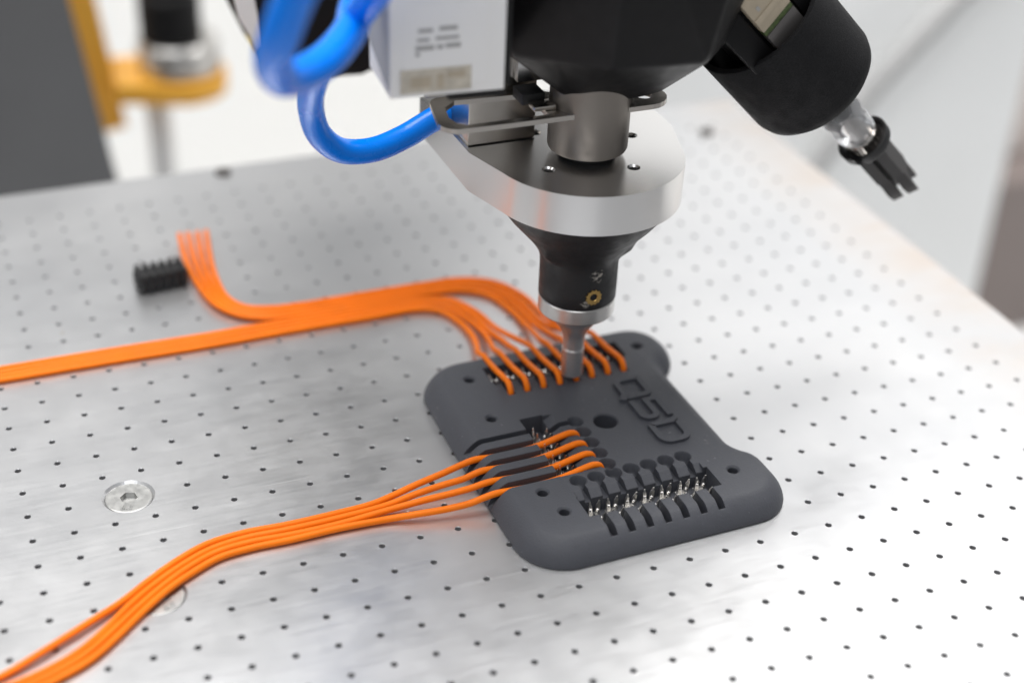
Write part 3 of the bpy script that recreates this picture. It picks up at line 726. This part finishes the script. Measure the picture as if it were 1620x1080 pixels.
# ------------------------------------------------------------------ tilted tool on the right, 45 degrees down
ZW = 154.5
tdir = Vector((math.sqrt(.5), 0, -math.sqrt(.5)))
def tm(s): return Matrix.Translation(Vector((AX, AY, ZW)) + tdir * s) @ tdir.to_track_quat('Z', 'Y').to_matrix().to_4x4()
TT = empty('tilted_gripper', tuple(Vector((AX, AY, ZW)) + tdir * 144)); tag(TT, 'black cylindrical tool pointing down at a slant with clear sleeve and dark fingers', 'gripper')
TB = TT.location.copy()
def tt(name, bm, m, smooth=40, lab=None):
    bmesh.ops.transform(bm, matrix=tm(0), verts=bm.verts)
    o = mk(name, bm, MT[m], TT, smooth); o.location = -TB
    if lab: o['label'] = lab
    return o
tt('cover', lathe([(16.6, 64), (18.0, 64), (18.15, 64.4), (18.15, 90.5), (17.6, 92.6), (16.2, 94.2), (13.5, 95), (3, 95.2), (3, 93.4), (16.4, 92)], 72, closed=True), 'black_rough', 40)
tt('core', lathe([(0, 40), (11.6, 40), (11.6, 80), (0, 80)], 48), 'inside')
# the side of the tool that faces the front carries the label and two plugs inside the open end
q3 = tm(0).to_3x3(); lt = q3.inverted() @ Vector((-0.33, -0.78, 0.53)); az = math.degrees(math.atan2(lt.y, lt.x))
def polar(bm, a):
    bmesh.ops.rotate(bm, cent=(0, 0, 0), matrix=Matrix.Rotation(math.radians(a), 3, 'Z'), verts=bm.verts); return bm
def tbox(lo, hi, bev=0.0): return box(lo, hi, bev)
tt('label_plate', polar(tbox((12.0, -5.0, 44), (14.6, 5.0, 58.6), 0.15), az + 4), 'label', 30)
tt('label_fold', polar(tbox((14.65, -5.0, 54.0), (14.9, 5.0, 56.0), 0.1), az + 4), 'label', 30)
for yy in (-2.6, 1.8): tt('label_mark', polar(tbox((14.62, yy, 51.6), (14.7, yy + 0.9, 53.0)), az + 4), 'print', 0)
tt('circuit_edge', polar(tbox((12.0, -5.0, 58.7), (14.3, 5.0, 60.2), 0.1), az + 4), 'pcb', 30)
tt('metal_edge', polar(tbox((12.0, -5.0, 60.3), (14.5, 5.0, 66.0), 0.2), az + 4), 'grey_strip', 30)
tt('connector', polar(tbox((11.0, -12.0, 50), (13.2, -6.0, 67.5), 0.4), az + 4), 'black', 30)
tt('connector', polar(tbox((11.0, 6.0, 46), (13.2, 13.0, 66.5), 0.4), az + 4), 'black', 30)
tt('stub', lathe([(0, 95.3), (4.6, 95.3), (4.6, 107.0), (0, 107.0)], 40), 'finger')
tt('sleeve', lathe([(4.75, 101), (5.4, 101), (5.75, 102.4), (5.6, 106.5), (6.0, 108), (5.4, 110), (5.8, 112.4), (5.6, 117), (5.2, 118.0), (4.3, 118.0), (4.3, 108), (4.75, 107.2)], 48, closed=True), 'clear', 60)
tt('core_pin', lathe([(0, 107.1), (2.6, 107.1), (3.4, 110), (3.4, 117.9), (0, 117.9)], 32), 'inox')
kn = bmesh.new(); n = 40; rg = []
for r1, z in ((4.7, 118.1), (5.0, 118.5), (5.0, 121.6), (4.7, 122)):
    rg.append([kn.verts.new(((r1 + (0.18 if i % 2 else -0.1)) * math.cos(2 * math.pi * i / n), (r1 + (0.18 if i % 2 else -0.1)) * math.sin(2 * math.pi * i / n), z)) for i in range(n)])
for a, b in zip(rg[:-1], rg[1:]):
    for i in range(n): kn.faces.new((a[i], a[(i + 1) % n], b[(i + 1) % n], b[i]))
kn.faces.new(rg[0][::-1]); kn.faces.new(rg[-1])
tt('knurled_ring', kn, 'inox', 20)
# open black cup: two half shells with a gap between them
def cup(a0, a1):
    bm = bmesh.new(); prof = [(5.4, 122.2), (6.6, 122.0), (6.9, 120.2), (7.5, 120.2), (7.4, 122.6), (6.4, 124.0), (5.4, 124.0)]
    rg = []
    for k in range(25):
        a = math.radians(a0 + (a1 - a0) * k / 24); rg.append([bm.verts.new((r * math.cos(a), r * math.sin(a), z)) for r, z in prof])
    m = len(prof)
    for a, b in zip(rg[:-1], rg[1:]):
        for i in range(m): bm.faces.new((a[i], a[(i + 1) % m], b[(i + 1) % m], b[i]))
    bm.faces.new(rg[0]); bm.faces.new(rg[-1][::-1]); return bm
tt('cup_half', polar(cup(-115, 48), az), 'black_dull')
tt('cup_half', polar(cup(68, 225), az), 'black_dull')
tt('finger_base', lathe([(0, 122.1), (5.3, 122.1), (5.3, 124.4), (0, 124.4)], 40), 'black_dull')
def finger(side):
    pr = [(-4.4, 124.5), (4.4, 124.5), (4.4, 135.5), (3.6, 136.0), (3.6, 138.6), (4.2, 141.6), (3.2, 145.4), (2.4, 142.0), (1.4, 139.6), (-0.3, 139.0), (-1.6, 140.2), (-2.3, 145.8), (-3.2, 145.0), (-3.2, 139.6), (-4.4, 138.0)]
    bm = bmesh.new(); add_prism(bm, pr, 0.75 * side, 4.0 * side, 'y'); return polar(bm, az + 40)
for s_ in (1, -1): tt('finger', finger(s_), 'finger', 30)

# ------------------------------------------------------------------ white valve on the left of the head
VV = empty('pneumatic_valve', (-69.8, 52.6, 108)); VV.rotation_euler = (0, 0, math.radians(-4))
tag(VV, 'white box-shaped valve with printed label and beige sticker beside the black housing', 'valve')
def vv(name, bm, m, smooth=30, par=None): return mk(name, bm, MT[m], par or VV, smooth)
vv('body', prism([(0, 0), (26.5, 0), (26.5, 24), (3, 24), (0, 20)], 0, 60, 'z', 0.9), 'white')
vv('side_plate', prism([(0.8, 1.5), (19.5, 7.5), (19.5, 58), (0.8, 58)], -0.45, -0.05, 'x', 0.0), 'silver_side')
lb = vv('label', box((3, -0.22, 2.2), (22.5, -0.05, 21.5)), 'white')
for (a, b, z0, z1) in ((6.2, 9.6, 15.0, 15.9), (11.0, 15.2, 15.2, 16.2), (6.0, 8.8, 12.9, 13.7), (10.2, 15.6, 13.1, 13.9), (5.6, 9.9, 10.9, 12.0), (10.5, 12.0, 11.0, 12.0), (12.5, 16.0, 11.1, 12.2), (5.6, 6.6, 9.6, 10.5)):
    vv('print_mark', box((a, -0.30, z0), (b, -0.24, z1)), 'print', 0, lb)
sk = vv('sticker', box((2.2, -0.32, 1.0), (18.6, -0.24, 6.6)), 'beige')
for (a, b, z0, z1) in ((4.5, 9.2, 2.2, 4.8), (10.6, 12.2, 1.8, 5.2), (13.0, 17.2, 4.0, 5.6)): vv('sticker_patch', box((a, -0.4, z0), (b, -0.34, z1)), 'label', 0, sk)
vv('dark_gap_strip', prism([(27.1, 0.6), (28.3, 0.6), (28.3, 58), (27.1, 58)], 1.0, 22, 'y', 0.0), 'inside', 0)  # near-black strip in the dark gap between valve and housing
vv('foot', box((14, 2, -2.6), (27.6, 20, -0.1), 0.4), 'inside')

# blue hoses
ha = [(-22, 104.5, 80.9), (-31.1, 102.8, 80.9), (-38.3, 101.0, 80.6), (-43.1, 100.2, 79.0), (-51.2, 98.6, 76.1), (-60.8, 95.6, 75.1), (-69.9, 93.3, 77.2), (-76.2, 90.1, 83.7), (-79.5, 85.3, 93.3), (-80.9, 75.6, 104.6), (-80.2, 61.1, 117.7), (-78.2, 48.1, 129.9), (-76.0, 38.5, 139.8), (-72.4, 31.2, 150.3), (-66, 26, 166)]
hbp = [(-92, -4, 178), (-99.7, 1.2, 160.7), (-102.8, 4.3, 152.1), (-104.9, 7.5, 144.1), (-105.4, 12.9, 136.7), (-102.4, 20.0, 130.1), (-96.1, 27.9, 126.8), (-87.9, 36.8, 126.2), (-80.4, 46.6, 127.7), (-76.5, 54.5, 130), (-70.9, 58, 133)]
o = mk('blue_hose', tube(spline(ha, 9), 3.25, 24), MT['blue'], None, 60); tag(o, 'blue hose curving down in a U and into the steel bracket', 'hose', 'blue air hoses')
o = mk('blue_hose', tube(spline(hbp, 9), 3.7, 24), MT['blue'], None, 60); tag(o, 'blue hose with the short upper loop, leftmost of the two', 'hose', 'blue air hoses')

# dark actuator behind the hoses
AB = empty('actuator_block', (-69, 185, 60)); tag(AB, 'black block with pale label edge and yellow mark behind the blue hoses', 'actuator')
def ab(name, bm, m): 
    o = mk(name, bm, MT[m], AB, 30); o.location = -Vector((-69, 185, 60)) * S; return o
ab('body', prism([(-66.8, 63.5), (-62, 59), (-36.5, 57.6), (-24, 62), (-24, 130), (-77, 130), (-73, 78)], 185, 215, 'y', 0.8), 'black')
ab('label_edge', prism([(-76.9, 92), (-70.6, 92), (-67.6, 70.5), (-69.4, 70.0), (-74.5, 80)], 183.6, 184.9, 'y', 0.2), 'white')
ab('yellow_mark', prism([(-73.2, 75.6), (-71.4, 73.6), (-69.2, 68.6), (-70.6, 69.6)], 183.2, 184.9, 'y', 0), 'yellow2')
